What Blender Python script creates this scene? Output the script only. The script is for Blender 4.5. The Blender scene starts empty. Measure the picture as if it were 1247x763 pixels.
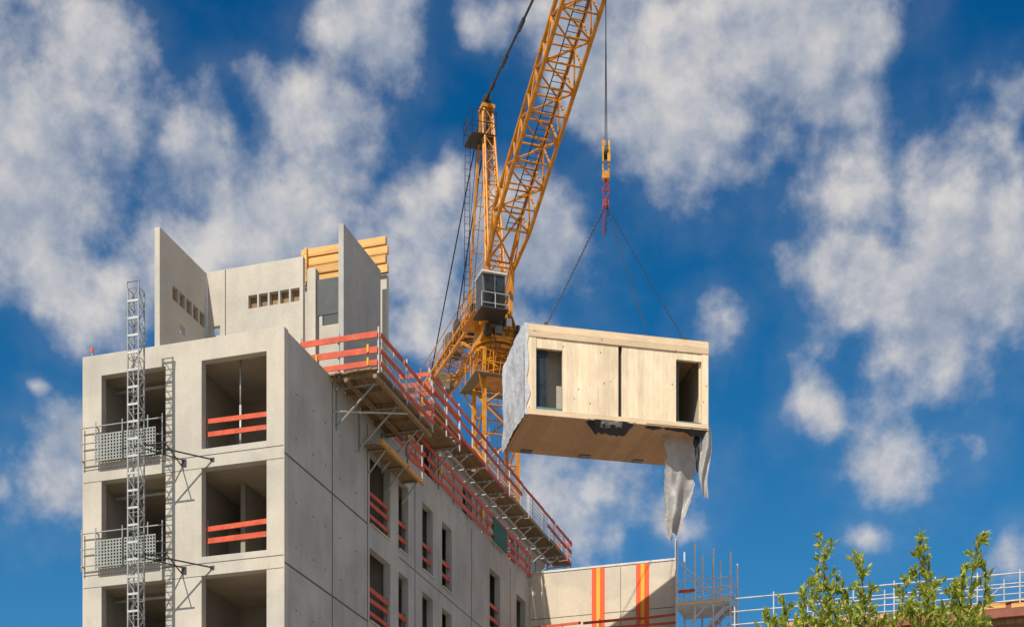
import bpy, bmesh, math, random
from mathutils import Vector, Matrix
from mathutils import noise as mn
random.seed(7)
sc = bpy.context.scene
COL = sc.collection

# ------------------------------------------------------------------ mesh helper
class MB:
    def __init__(s): s.v=[]; s.f=[]
    def add(s, vs, fs):
        o=len(s.v); s.v += [Vector(v) for v in vs]; s.f += [tuple(i+o for i in f) for f in fs]; return s
    def box(s,a,b):
        x0,y0,z0=a; x1,y1,z1=b
        return s.add([(x0,y0,z0),(x1,y0,z0),(x1,y1,z0),(x0,y1,z0),(x0,y0,z1),(x1,y0,z1),(x1,y1,z1),(x0,y1,z1)],
              [(0,3,2,1),(4,5,6,7),(0,1,5,4),(1,2,6,5),(2,3,7,6),(3,0,4,7)])
    def beam(s,p,q,w,h=None,up=(0,0,1)):
        p=Vector(p); q=Vector(q); h=h or w
        t=(q-p).normalized(); up=Vector(up)
        if abs(t.dot(up))>0.97: up=Vector((0,1,0))
        a=t.cross(up).normalized()*w/2; b=a.cross(t).normalized()*h/2
        vs=[p-a-b,p+a-b,p+a+b,p-a+b,q-a-b,q+a-b,q+a+b,q-a+b]
        return s.add(vs,[(0,3,2,1),(4,5,6,7),(0,1,5,4),(1,2,6,5),(2,3,7,6),(3,0,4,7)])
    def cyl(s,p,q,r,n=6,r2=None,cap=True):
        p=Vector(p); q=Vector(q); r2=r if r2 is None else r2
        t=(q-p).normalized(); up=Vector((0,0,1))
        if abs(t.dot(up))>0.97: up=Vector((0,1,0))
        a=t.cross(up).normalized(); b=a.cross(t).normalized()
        vs=[];fs=[]
        for i in range(n):
            c=math.cos(2*math.pi*i/n); d=math.sin(2*math.pi*i/n)
            vs.append(p+(a*c+b*d)*r)
        for i in range(n):
            c=math.cos(2*math.pi*i/n); d=math.sin(2*math.pi*i/n)
            vs.append(q+(a*c+b*d)*r2)
        for i in range(n):
            j=(i+1)%n; fs.append((i,j,n+j,n+i))
        if cap: fs.append(tuple(range(n-1,-1,-1))); fs.append(tuple(range(n,2*n)))
        return s.add(vs,fs)
    def wall(s,axis,u0,u1,z0,z1,t0,t1,holes=()):
        us=sorted(set([u0,u1]+[h[0] for h in holes]+[h[1] for h in holes]))
        zs=sorted(set([z0,z1]+[h[2] for h in holes]+[h[3] for h in holes]))
        us=[u for u in us if u0<=u<=u1]; zs=[z for z in zs if z0<=z<=z1]
        def solid(i,j):
            if i<0 or j<0 or i>=len(us)-1 or j>=len(zs)-1: return False
            cu=(us[i]+us[i+1])/2; cz=(zs[j]+zs[j+1])/2
            return not any(h[0]<cu<h[1] and h[2]<cz<h[3] for h in holes)
        idx={}; vs=[]; fs=[]
        def V(u,t,z):
            k=(u,t,z)
            if k not in idx:
                idx[k]=len(vs); vs.append((u,t,z) if axis=='x' else (t,u,z))
            return idx[k]
        for i in range(len(us)-1):
            for j in range(len(zs)-1):
                if not solid(i,j): continue
                a,b,c,d=us[i],us[i+1],zs[j],zs[j+1]
                fs.append((V(a,t0,c),V(b,t0,c),V(b,t0,d),V(a,t0,d)))
                fs.append((V(a,t1,c),V(a,t1,d),V(b,t1,d),V(b,t1,c)))
                if not solid(i-1,j): fs.append((V(a,t0,c),V(a,t0,d),V(a,t1,d),V(a,t1,c)))
                if not solid(i+1,j): fs.append((V(b,t0,c),V(b,t1,c),V(b,t1,d),V(b,t0,d)))
                if not solid(i,j-1): fs.append((V(a,t0,c),V(a,t1,c),V(b,t1,c),V(b,t0,c)))
                if not solid(i,j+1): fs.append((V(a,t0,d),V(b,t0,d),V(b,t1,d),V(a,t1,d)))
        return s.add(vs,fs)
    def lattice(s,A,B,n,rc,rb,sq=False,xb=False):
        A=[Vector(a) for a in A]; B=[Vector(b) for b in B]; m=len(A)
        for a,b in zip(A,B):
            s.beam(a,b,rc*2) if sq else s.cyl(a,b,rc,8)
        for k in range(n+1):
            P=[a.lerp(b,k/n) for a,b in zip(A,B)]
            for i in range(m): s.cyl(P[i],P[(i+1)%m],rb,5,cap=False)
            if k<n:
                Q=[a.lerp(b,(k+1)/n) for a,b in zip(A,B)]
                for i in range(m):
                    j=(i+1)%m
                    if xb:
                        s.cyl(P[i],Q[j],rb,5,cap=False); s.cyl(P[j],Q[i],rb,5,cap=False)
                    elif (k+i)%2: s.cyl(P[i],Q[j],rb,5,cap=False)
                    else: s.cyl(P[j],Q[i],rb,5,cap=False)
        return s

class Thing:
    def __init__(s,name,label,cat,base=(0,0,0),frame=Matrix.Identity(4),group=None):
        s.base=Vector(base); s.o=bpy.data.objects.new(name,None); COL.objects.link(s.o)
        s.o.empty_display_size=0.3
        s.o.matrix_world=frame@Matrix.Translation(s.base)
        s.o["label"]=label; s.o["category"]=cat
        if group: s.o["group"]=group
        s.frame=frame
    def part(s,name,mb,mat,bevel=0,smooth=False,label=None,parent=None,kind=None):
        me=bpy.data.meshes.new(name); me.from_pydata([tuple(v-s.base) for v in mb.v],[],mb.f)
        bm=bmesh.new(); bm.from_mesh(me); bmesh.ops.recalc_face_normals(bm,faces=bm.faces); bm.to_mesh(me); bm.free()
        me.materials.append(mat)
        if smooth:
            for p in me.polygons: p.use_smooth=True
        o=bpy.data.objects.new(name,me); COL.objects.link(o); o.parent=parent or s.o
        if bevel:
            b=o.modifiers.new("bevel",'BEVEL'); b.width=bevel; b.segments=2; b.limit_method='ANGLE'
        if label: o["label"]=label
        if kind: o["kind"]=kind
        return o

# ------------------------------------------------------------------ materials
def newmat(name):
    m=bpy.data.materials.new(name); m.use_nodes=True
    nt=m.node_tree; b=nt.nodes["Principled BSDF"]; return m,nt,b
def noise(nt,vec,scale,detail=6,rough=.6,dist=0):
    n=nt.nodes.new('ShaderNodeTexNoise'); n.inputs['Scale'].default_value=scale; n.inputs['Detail'].default_value=detail
    n.inputs['Roughness'].default_value=rough; n.inputs['Distortion'].default_value=dist
    if vec is not None: nt.links.new(vec,n.inputs['Vector'])
    return n.outputs['Fac']
def ramp(nt,fac,stops):
    r=nt.nodes.new('ShaderNodeValToRGB'); e=r.color_ramp.elements
    while len(e)<len(stops): e.new(.5)
    for i,(p,c) in enumerate(stops):
        e[i].position=p; e[i].color=(c[0],c[1],c[2],1) if hasattr(c,'__len__') else (c,c,c,1)
    nt.links.new(fac,r.inputs[0]); return r.outputs[0]
def mul(nt,a,b,fac=1.0,mode='MULTIPLY'):
    m=nt.nodes.new('ShaderNodeMix'); m.data_type='RGBA'; m.blend_type=mode; m.inputs[0].default_value=fac
    for s,x in ((6,a),(7,b)):
        if hasattr(x,'__len__'): m.inputs[s].default_value=(x[0],x[1],x[2],1)
        else: nt.links.new(x,m.inputs[s])
    return m.outputs[2]
def objvec(nt,scale=(1,1,1)):
    t=nt.nodes.new('ShaderNodeTexCoord'); m=nt.nodes.new('ShaderNodeMapping'); m.inputs['Scale'].default_value=scale
    nt.links.new(t.outputs['Object'],m.inputs[0]); return m.outputs[0]
def bump(nt,b,h,strength=.3,dist=.02):
    n=nt.nodes.new('ShaderNodeBump'); n.inputs['Strength'].default_value=strength; n.inputs['Distance'].default_value=dist
    nt.links.new(h,n.inputs['Height']); nt.links.new(n.outputs[0],b.inputs['Normal'])

def concrete(name,c,streak=.5,blot=.5,rough=.85,pits=.75):
    m,nt,b=newmat(name)
    v=objvec(nt); vs=objvec(nt,(1.4,1.4,.3))
    n1=ramp(nt,noise(nt,v,.7,6,.62),[(.3,1-.45*blot),(.7,1.06)])
    n2=ramp(nt,noise(nt,vs,1.3,6,.65),[(.35,1-.5*streak),(.6,1.03)])
    n3=ramp(nt,noise(nt,v,14,4,.7),[(.3,.91),(.7,1.05)])
    col=mul(nt,mul(nt,mul(nt,c,n1),n2),n3)
    vo=nt.nodes.new('ShaderNodeTexVoronoi'); vo.inputs['Scale'].default_value=6; nt.links.new(v,vo.inputs['Vector'])
    col=mul(nt,col,ramp(nt,vo.outputs['Distance'],[(.03,pits),(.07,1)]))
    n5=noise(nt,objvec(nt,(1,1,1.3)),.35,2,.5)
    col=mul(nt,col,ramp(nt,n5,[(.44,(.91,.92,.94)),(.5,1),(.6,(1.03,1.01,.99))]))
    nt.links.new(col,b.inputs['Base Color']); b.inputs['Roughness'].default_value=rough
    return m
def wood(name,c1,c2,plank=.2,axis='x',rough=.7,dark=.55,grain=1.0,knots=True,var=.82,gapw=.04):
    m,nt,b=newmat(name)
    t=nt.nodes.new('ShaderNodeTexCoord'); s=nt.nodes.new('ShaderNodeSeparateXYZ'); nt.links.new(t.outputs['Object'],s.inputs[0])
    o={'x':0,'y':1,'z':2}[axis]
    d=nt.nodes.new('ShaderNodeMath'); d.operation='DIVIDE'; nt.links.new(s.outputs[o],d.inputs[0]); d.inputs[1].default_value=plank
    f=nt.nodes.new('ShaderNodeMath'); f.operation='FLOOR'; nt.links.new(d.outputs[0],f.inputs[0])
    fr=nt.nodes.new('ShaderNodeMath'); fr.operation='FRACT'; nt.links.new(d.outputs[0],fr.inputs[0])
    wn=nt.nodes.new('ShaderNodeTexWhiteNoise'); wn.noise_dimensions='1D'; nt.links.new(f.outputs[0],wn.inputs['W'])
    sc_={'x':(9,9,.8),'y':(.8,9,9),'z':(.8,9,9)}[axis]
    v=objvec(nt,tuple(k*grain for k in sc_))
    g=noise(nt,v,2.2,5,.6,.8)
    base=mul(nt,ramp(nt,g,[(.3,c2),(.65,c1)]),ramp(nt,wn.outputs[0],[(0,var),(1,1.06)]))
    gap=ramp(nt,fr.outputs[0],[(0,dark),(gapw,1),(1-gapw,1),(1,dark)])
    col=mul(nt,base,gap)
    if knots:
        kn=nt.nodes.new('ShaderNodeTexVoronoi'); kn.inputs['Scale'].default_value=3.2; nt.links.new(objvec(nt,(1,1,.6)),kn.inputs['Vector'])
        col=mul(nt,col,ramp(nt,kn.outputs['Distance'],[(.05,(.42,.26,.14)),(.10,1)]))
    blot=ramp(nt,noise(nt,objvec(nt),1.1,4,.6),[(.3,.86),(.7,1.05)])
    nt.links.new(mul(nt,col,blot),b.inputs['Base Color']); b.inputs['Roughness'].default_value=rough
    return m
def paint(name,c,rough=.45,metal=0,wear=.3,wearc=(.12,.08,.05),var=.72):
    m,nt,b=newmat(name); v=objvec(nt)
    n1=ramp(nt,noise(nt,v,2.5,4,.65),[(.3,var),(.7,1.06)])
    col=mul(nt,c,n1)
    w=ramp(nt,noise(nt,v,7,5,.75),[(.62-.12*wear,0),(.72,1)])
    mm=nt.nodes.new('ShaderNodeMix'); mm.data_type='RGBA'; nt.links.new(w,mm.inputs[0]); nt.links.new(col,mm.inputs[6]); mm.inputs[7].default_value=(*wearc,1)
    m2=nt.nodes.new('ShaderNodeMix'); m2.data_type='RGBA'; m2.inputs[0].default_value=min(1,wear*1.5); nt.links.new(col,m2.inputs[6]); nt.links.new(mm.outputs[2],m2.inputs[7])
    nt.links.new(m2.outputs[2],b.inputs['Base Color'])
    b.inputs['Roughness'].default_value=rough; b.inputs['Metallic'].default_value=metal
    return m

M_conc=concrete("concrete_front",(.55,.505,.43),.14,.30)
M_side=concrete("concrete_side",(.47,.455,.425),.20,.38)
M_cast=concrete("concrete_panel",(.54,.50,.43),.12,.25)
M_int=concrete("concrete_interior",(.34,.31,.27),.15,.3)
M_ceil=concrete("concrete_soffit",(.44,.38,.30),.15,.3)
M_plaster=concrete("plaster_beige",(.63,.55,.44),.10,.15,.85,.95)
M_brown=concrete("brown_wall",(.26,.17,.12),.2,.3)
M_joint=paint("joint_mortar",(.12,.11,.10),.9,0,.1)
M_red=paint("red_paint",(.68,.085,.025),.6,0,.5,(.45,.24,.16),.6)
M_orange=paint("orange_stripe",(.95,.42,.03),.6,0,.1,var=.9)
M_redstripe=paint("red_stripe",(.85,.10,.015),.6,0,.1,var=.9)
M_redp=paint("shackle_red",(.34,.02,.012),.5,0,.2)
M_yel=paint("crane_yellow",(.72,.28,.007),.42,0,.45,(.13,.06,.015),.52)
M_yelp=paint("safety_yellow",(.72,.40,.015),.5,0,.3)
M_steel=paint("galvanised_steel",(.36,.37,.37),.5,.45,.3,(.2,.17,.14))
M_lsteel=paint("light_steel",(.52,.54,.55),.5,.3,.2,(.3,.27,.24))
M_ssteel=paint("scaffold_steel",(.74,.76,.78),.5,.1,.15,(.4,.37,.34))
M_screen=paint("screen_steel",(.33,.35,.33),.6,.2,.3,(.16,.15,.13))
M_dsteel=paint("dark_steel",(.055,.055,.058),.5,.3,.2)
M_grey=paint("grey_steel",(.17,.185,.19),.5,.3,.3)
M_cabp=paint("cab_paint",(.07,.075,.08),.5,.1,.2)
M_dgrey=paint("dark_grey_board",(.085,.095,.10),.7,0,.1)
M_cw=paint("counterweight_concrete",(.20,.17,.12),.9,0,.2)
M_rope=paint("wire_rope",(.035,.035,.038),.6,.4,.0)
M_chain=paint("chain_steel",(.07,.07,.075),.45,.6,.3)
M_deck=wood("deck_timber",(.38,.25,.13),(.21,.13,.065),.2,'x',.8,.3)
M_clt=wood("spruce_panel",(.94,.78,.56),(.81,.63,.42),.19,'x',.6,.62,.8,var=.86,gapw=.03)
M_cltz=wood("spruce_beam",(.86,.67,.45),(.70,.50,.31),.23,'z',.6,.6)
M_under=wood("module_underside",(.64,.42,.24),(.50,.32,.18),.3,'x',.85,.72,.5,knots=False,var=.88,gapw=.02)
M_yplank=wood("formwork_timber",(.80,.45,.12),(.62,.31,.07),.33,'z',.55,.35,knots=False)
M_green=paint("green_net",(.02,.13,.09),.7,0,.2)
M_tealp=paint("green_sill",(.10,.26,.24),.6,0,.2)
M_blackm=paint("black_membrane",(.03,.03,.034),.5,0,.1)
M_redroof=paint("red_roof_metal",(.26,.075,.04),.6,0,.4)
M_white=paint("white_paint",(.70,.69,.66),.5,0,.2)

def plastic(name,c,bs,sc1=3):
    m,nt,b=newmat(name); v=objvec(nt)
    nt.links.new(mul(nt,c,ramp(nt,noise(nt,v,1.6,6,.6,.8),[(.3,.72),(.65,1.06)])),b.inputs['Base Color'])
    b.inputs['Roughness'].default_value=.4; bump(nt,b,noise(nt,v,sc1,5,.58,1.2),bs,.05)
    return m
M_plast=plastic("plastic_sheet",(.62,.63,.65),.8)
M_torn=plastic("torn_plastic",(.54,.52,.50),.7,4)
nt=M_torn.node_tree; b=nt.nodes["Principled BSDF"]
tr=nt.nodes.new('ShaderNodeBsdfTranslucent'); tr.inputs[0].default_value=(.5,.48,.46,1)
mx=nt.nodes.new('ShaderNodeMixShader'); mx.inputs[0].default_value=.35
nt.links.new(b.outputs[0],mx.inputs[1]); nt.links.new(tr.outputs[0],mx.inputs[2]); nt.links.new(mx.outputs[0],nt.nodes['Material Output'].inputs[0])
m,nt,b=newmat("cab_glass"); b.inputs['Roughness'].default_value=.12; M_glass=m
nt.links.new(ramp(nt,noise(nt,objvec(nt),1.5,3),[(.3,(.01,.013,.016)),(.7,(.04,.05,.055))]),b.inputs['Base Color'])
m,nt,b=newmat("bark"); nt.links.new(ramp(nt,noise(nt,objvec(nt,(4,4,1)),6,4),[(.3,(.05,.035,.02)),(.7,(.16,.12,.08))]),b.inputs['Base Color']); b.inputs['Roughness'].default_value=.9; M_bark=m
m,nt,b=newmat("leaf")
g=nt.nodes.new('ShaderNodeNewGeometry')
lc=ramp(nt,g.outputs['Random Per Island'],[(0,(.15,.20,.025)),(.5,(.33,.37,.05)),(1,(.56,.56,.13))])
nt.links.new(lc,b.inputs['Base Color']); b.inputs['Roughness'].default_value=.42
tr=nt.nodes.new('ShaderNodeBsdfTranslucent'); nt.links.new(mul(nt,lc,(1.3,1.4,.7)),tr.inputs[0])
mx=nt.nodes.new('ShaderNodeMixShader'); mx.inputs[0].default_value=.42
nt.links.new(b.outputs[0],mx.inputs[1]); nt.links.new(tr.outputs[0],mx.inputs[2]); nt.links.new(mx.outputs[0],nt.nodes['Material Output'].inputs[0]); M_leaf=m
m,nt,b=newmat("ground_soil"); v=objvec(nt)
nt.links.new(ramp(nt,noise(nt,v,.15,6,.65),[(.3,(.20,.17,.13)),(.5,(.30,.26,.20)),(.7,(.38,.33,.27))]),b.inputs['Base Color']); b.inputs['Roughness'].default_value=.95; M_ground=m

# ------------------------------------------------------------------ frames
FB=Matrix.Translation((-6.55,47.3,0))@Matrix.Rotation(-math.atan2(.301,.9536),4,'Z')
FM=Matrix.Translation((0.5,59.0,0))@Matrix.Rotation(math.atan2(.218,.976),4,'Z')
FU=Matrix.Translation((-.74,74.0,0))@Matrix.Rotation(math.radians(18.6),4,'Z')
ID=Matrix.Identity(4)

g=bpy.data.meshes.new("ground"); g.from_pydata([(-1500,-1500,0),(1500,-1500,0),(1500,1500,0),(-1500,1500,0)],[],[(0,1,2,3)]); g.materials.append(M_ground)
go=bpy.data.objects.new("ground",g); COL.objects.link(go); go["kind"]="structure"; go["label"]="bare brown soil of the building site"; go["category"]="ground"

# ------------------------------------------------------------------ main building
T=Thing("concrete_building","raw concrete apartment block under construction with open window bays","building",(-3.3,12,0),FB)
ST=3.15
front_holes=[]; side_holes=[]
for k in range(7):
    z=20.45-ST*k
    if z<0.5: continue
    front_holes+= [(-5.99,-3.84,z,z+2.58),(-2.655,-.566,z,z+2.58)]
cols=[(6.42,8.22),(8.97,9.9),(11.26,12.35),(13.3,14.37),(18.84,20.2),(22.4,23.7)]
for k in range(7):
    z=20.1-ST*k
    if z<0.5: continue
    for a,b_ in cols: side_holes.append((a,b_,z,z+2.4))
T.part("front_wall",MB().wall('x',-6.64,0,0,23.67,0,.28,front_holes),M_conc,.012)
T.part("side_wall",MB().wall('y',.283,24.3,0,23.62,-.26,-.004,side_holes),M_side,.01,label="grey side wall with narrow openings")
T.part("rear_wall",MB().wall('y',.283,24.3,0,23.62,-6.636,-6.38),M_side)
for k in range(7):
    z=20.2-ST*k
    if z<.3: continue
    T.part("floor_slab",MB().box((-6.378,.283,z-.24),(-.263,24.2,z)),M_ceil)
T.part("roof_slab",MB().box((-6.378,.283,23.2),(-.263,24.2,23.5)),M_ceil)
for k in range(7):
    z=20.2-ST*k
    if z<.3: continue
    z1=z+ST-.25 if k else 23.19
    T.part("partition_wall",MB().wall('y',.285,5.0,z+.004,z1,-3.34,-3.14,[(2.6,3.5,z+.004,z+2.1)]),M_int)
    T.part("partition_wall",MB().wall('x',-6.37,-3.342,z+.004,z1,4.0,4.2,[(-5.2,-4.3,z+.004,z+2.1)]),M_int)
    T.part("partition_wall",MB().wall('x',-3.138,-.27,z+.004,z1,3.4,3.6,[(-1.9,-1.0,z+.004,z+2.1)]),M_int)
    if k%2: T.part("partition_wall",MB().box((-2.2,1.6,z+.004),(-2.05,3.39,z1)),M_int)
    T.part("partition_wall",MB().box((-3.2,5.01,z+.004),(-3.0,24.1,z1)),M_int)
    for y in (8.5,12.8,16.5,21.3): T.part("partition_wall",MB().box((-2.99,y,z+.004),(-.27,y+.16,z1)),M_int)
    T.part("ceiling_pipe",MB().cyl((-6.3,1.3,z1-.12),(-3.36,1.3,z1-.12),.05,8),M_lsteel)
    T.part("material_stack",MB().box((-5.6,1.8,z+.005),(-4.6,2.6,z+.45)).box((-5.5,1.9,z+.452),(-4.7,2.5,z+.7)),M_deck)
mb=MB()
for k in range(7):
    z=20.24-ST*k
    if z<1: continue
    mb.box((-6.6,-.0035,z),(-.03,.01,z+.025))
    mb.box((-6.6,-.0035,z-.36),(-.03,.01,z-.342))
    mb.box((-3.26,-.0035,z-.341),(-3.24,.01,z-.001))
T.part("joint",mb,M_joint)
mb=MB()
for k in range(7):
    z=20.02-ST*k
    if z<1: continue
    mb.box((-.01,.02,z),(.001,6.19,z+.055)); mb.box((-.01,9.0,z-.2),(.001,24.2,z-.165))
mb.box((-.01,3.38,0),(.0022,3.43,23.6))
for y in (6.2,10.5,16.6,21.5): mb.box((-.01,y,0),(.0022,y+.045,23.3))
T.part("joint",mb,M_joint)
mb=MB()
for k in range(6):
    z=20.02-ST*k
    if z<1: continue
    for y in (.8,2.0,2.9,4.0,5.3):
        for dz in (.7,2.0): mb.cyl((-.01,y,z+dz),(.0015,y,z+dz),.03,8)
T.part("tie_hole",mb,M_joint,kind="stuff")
mb=MB()
for a,b_,z,z1 in side_holes: mb.box((-.27,a+.01,z+.003),(.04,b_-.01,z+.05))
T.part("sill",mb,M_cast,kind="stuff")
mb=MB()
mb.wall('y',9,30.7,23.52,26.4,-1.42,-1.2,[(14.5,16.0,23.9,26.0),(19.0,20.2,23.9,26.0),(25.0,26.0,24.2,26.0)])
mb.wall('x',-6.36,-1.422,23.52,26.4,9.0,9.2)
mb.box((-6.36,30.5,23.52),(-1.422,30.7,26.4)); mb.box((-6.36,9.202,23.52),(-6.16,30.498,26.4))
T.part("upper_wall",mb,M_cast,.01)
mb=MB()
mb.box((-6.45,8.9,26.403),(-1.05,25.6,26.6)); mb.box((-6.45,28.8,26.403),(-1.05,30.8,26.6)); mb.box((-6.45,25.602,26.403),(-4.1,28.798,26.6)); mb.box((-1.3,25.602,26.403),(-1.05,28.798,26.6))
T.part("roof_slab",mb,M_cast)
T.part("parapet_wall",MB().box((-.9,2.0,23.505),(-.75,3.0,24.1)),M_cast,.01)

def guard(T,p,q,z,heights=(.15,.55,1.0),bh=.16,th=.035,step=2.0,posts=True,mat=None,off=.05,posth=1.2,jit=.03,drop=0.0,seg=(2.2,4.0)):
    p=Vector((*p,z)); q=Vector((*q,z)); L=(q-p).length; n=max(1,round(L/step)); d=(q-p)/L; nrm=Vector((d.y,-d.x,0))
    for h in heights:
        s=0
        while s<L-.05:
            e=min(L,s+random.uniform(*seg)) if L>4.2 else L
            if L-e<.8: e=L
            j0=random.uniform(-jit,jit); j1=random.uniform(-jit,jit)
            if random.random()>=drop:
                bb=bh*random.uniform(.8,1.1)
                T.part("guard_board",MB().beam(p+d*s+Vector((0,0,h+j0))+nrm*off,p+d*min(L,e+(random.uniform(-.15,.25) if L>4.2 else 0))+Vector((0,0,h+j1))+nrm*(off+random.uniform(0,.01)),th,bb),mat or M_red)
            s=e+.02 if e<L else L
    if posts:
        for i in range(n+1):
            c=p+d*(L*i/n); t=Vector((random.uniform(-.02,.02),random.uniform(-.02,.02),0))
            T.part("post",MB().beam(c-Vector((0,0,.15)),c+Vector((0,0,posth*random.uniform(.97,1.06)))+t,.045,.045),M_steel)
def meshpanel(T,x,y0,y1,z0,z1):
    mb=MB(); n=int((y1-y0)/.11)
    for i in range(n+1):
        y=y0+(y1-y0)*i/n; mb.cyl((x,y,z0),(x,y,z1),.008,3,cap=False)
    for i in range(6): mb.cyl((x,y0,z0+(z1-z0)*i/5),(x,y1,z0+(z1-z0)*i/5),.009,3,cap=False)
    T.part("mesh_panel",mb,M_steel)

for k in range(7):
    z=20.45-ST*k
    if z<.5: continue
    G=Thing("guard_rail","red guard boards on steel posts across a window bay","guard rail",(-1.6,.35,z),FB,"guard rails in window bays")
    guard(G,(-2.645,.36),(-.576,.36),z,(.55,.93),.17,.04,1.9,off=.04)
    if k==0:
        P=Thing("steel_prop","grey steel prop standing in an open window bay","prop",(-1.7,.6,z-.25),FB)
        P.part("tube",MB().cyl((-1.7,.6,z-.24),(-1.7,.6,z+1.4),.035,10),M_lsteel,smooth=True)
        P.part("tube",MB().cyl((-1.7,.6,z+1.4),(-1.7,.6,23.19),.025,10),M_lsteel,smooth=True)
for k in range(5):
    z=20.1-ST*k
    for i,(a,b_) in enumerate(cols):
        if z<10: continue
        G=Thing("guard_rail","red guard boards across a narrow side opening","guard rail",(-.12,(a+b_)/2,z),FB,"guard rails in side openings")
        guard(G,(-.12,a+.01),(-.12,b_-.01),z,(.35,.75,1.1) if i<1 else (.5,1.0),.15,.03,3,posts=(i<2),off=.03)

for k in range(7):
    z=20.45-ST*k
    if z<.5: continue
    G=Thing("steel_screen","grey perforated steel guard screen with tube rails","guard rail",(-4.9,-.2,z),FB,"steel screens on window bays")
    mb=MB()
    for h in (.05,.55,1.02): mb.cyl((-6.62,-.14,z+h),(-3.85,-.14,z+h),.02,8)
    for x in (-6.58,-6.1,-5.2,-4.35,-3.87): mb.cyl((x,-.14,z-.1),(x,-.14,z+1.15),.02,8)
    mb.cyl((-6.58,-.14,z+.05),(-6.58,-.0,z+.05),.02,6); mb.cyl((-3.9,-.14,z+.55),(-3.9,.2,z+.55),.02,6); mb.cyl((-6.1,-.14,z+1.02),(-6.1,.0,z+1.02),.02,6)
    G.part("tube_frame",mb,M_steel)
    for (W0,W1) in ((-6.08,-5.16),(-5.10,-4.05)):
        holes=[]
        mb=MB(); nx=int((W1-W0)/.095); nz_=8
        for i in range(nx):
            for j in range(nz_):
                x=W0+(W1-W0)*(i+.5)/nx; zz=z-.03+.76*(j+.5)/nz_
                holes.append((round(x-.03,4),round(x+.03,4),round(zz-.031,4),round(zz+.031,4)))
        mb.wall('x',W0,W1,z-.05,z+.75,-.22,-.19,holes)
        G.part("perforated_panel",mb,M_screen)

P=Thing("warning_lamp_post","short steel post with red lamp on the roof corner","lamp",(-6.4,.15,23.67),FB)
P.part("post",MB().cyl((-6.4,.15,23.67),(-6.4,.15,23.85),.03,8),M_steel)
P.part("lamp",MB().cyl((-6.4,.15,23.85),(-6.4,.15,23.97),.045,10),M_redstripe)

# ------------------------------------------------------------------ hoist mast
T=Thing("hoist_mast","free-standing silver steel ladder mast tied to the facade","hoist mast",(-3.95,-1.5,0),FB)
mb=MB(); w=.17
c=(-3.98,-1.5)
pts=[(c[0]-w,c[1]-.1),(c[0]+w,c[1]-.1),(c[0]+w,c[1]+.22),(c[0]-w,c[1]+.22)]
mb.lattice([(x,y,0) for x,y in pts],[(x,y,24.6) for x,y in pts],50,.026,.012)
T.part("lattice",mb,M_steel)
mb=MB()
for i in range(50):
    z=i*24.6/50+.1; mb.box((c[0]-w,c[1]-.13,z),(c[0]+w,c[1]-.10,z+.06))
T.part("rung",mb,M_lsteel,kind="stuff")
mb=MB(); 
for s in (-1,1): mb.cyl((c[0]+s*w,c[1]-.1,24.5),(c[0]+s*w*1.15,c[1]-.1,24.8),.022,6)
mb.cyl((c[0]-w*1.15,c[1]-.1,24.8),(c[0]+w*1.15,c[1]-.1,24.8),.022,6); T.part("top_frame",mb,M_steel)
for z in (20.15,17.0,13.9,10.7,7.5,4.4):
    mb=MB()
    mb.cyl((c[0]-.6,c[1]+.3,z+.1),(c[0]+.9,c[1]+.3,z+.1),.022,8)
    mb.cyl((c[0]+w,c[1]+.2,z+.1),(-2.3,-.02,z-.05),.024,8)
    mb.cyl((c[0]-w,c[1]+.2,z+.1),(-3.2,-.02,z+.02),.022,8)
    mb.cyl((c[0]+.8,c[1]+.3,z+.1),(-3.3,-.02,z-.12),.02,8)
    mb.box((-2.36,-.03,z-.10),(-2.24,-.004,z+.0)); mb.box((-3.3,-.03,z-.15),(-3.15,-.004,z+.06))
    T.part("wall_tie",mb,M_dsteel)

# ------------------------------------------------------------------ roof-top wall panels
T=Thing("concrete_wall_panel","upright precast concrete panel with a row of small slots","wall panel",(-5.25,3.5,23.5),FB)
hs=[(2.8+i*.44,2.8+i*.44+.36,26.5,26.95) for i in range(5)]+[(3.2,3.6,25.65,25.95)]
T.part("panel",MB().wall('y',2.0,5.05,23.5,28.35,-5.35,-5.17,hs),M_cast,.008)
mb=MB()
for i in range(5): mb.box((-5.33,2.81+i*.44,26.51),(-5.28,3.15+i*.44,26.94))
T.part("slot_lining",mb,M_deck)
T=Thing("concrete_wall_panel","wide light concrete panel with a horizontal slot window","wall panel",(-3.5,5.1,23.5),FB)
hs=[(-3.68+i*.375,-3.68+i*.375+.31,27.0,27.42) for i in range(5)]+[(-5.0,-4.7,26.3,26.6)]
T.part("panel",MB().wall('x',-5.165,-1.75,23.5,28.4,5.06,5.24,hs),M_cast,.008)
T.part("joint",MB().box((-4.52,5.055,23.5),(-4.49,5.063,28.38)),M_joint)
T.part("slot_lining",MB().box((-3.7,5.245,26.95),(-1.8,5.28,27.45)),M_deck)
T=Thing("concrete_wall_panel","tall narrow grey concrete panel standing edge-on","wall panel",(-.3,6.3,23.5),FB)
T.part("panel",MB().wall('y',4.74,7.84,23.5,29.05,-.38,-.2),M_side,.008)
T=Thing("concrete_wall_panel","rear concrete core wall with a dark grey door panel","wall panel",(-1.7,8.4,23.5),FB)
T.part("panel",MB().wall('x',-3.4,-.15,23.5,29.1,8.25,8.45,[(-2.5,-1.6,27.7,29.1)]),M_cast,.008)
T.part("column",MB().box((-1.72,5.3,23.5),(-1.42,5.6,28.1)),M_cast,.01)
T.part("door_panel",MB().box((-2.5,8.33,27.7),(-1.6,8.40,29.1)),M_dgrey)
T.part("door_panel",MB().box((-1.40,5.4,26.6),(-.4,5.46,27.75)),M_dgrey)
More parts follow.
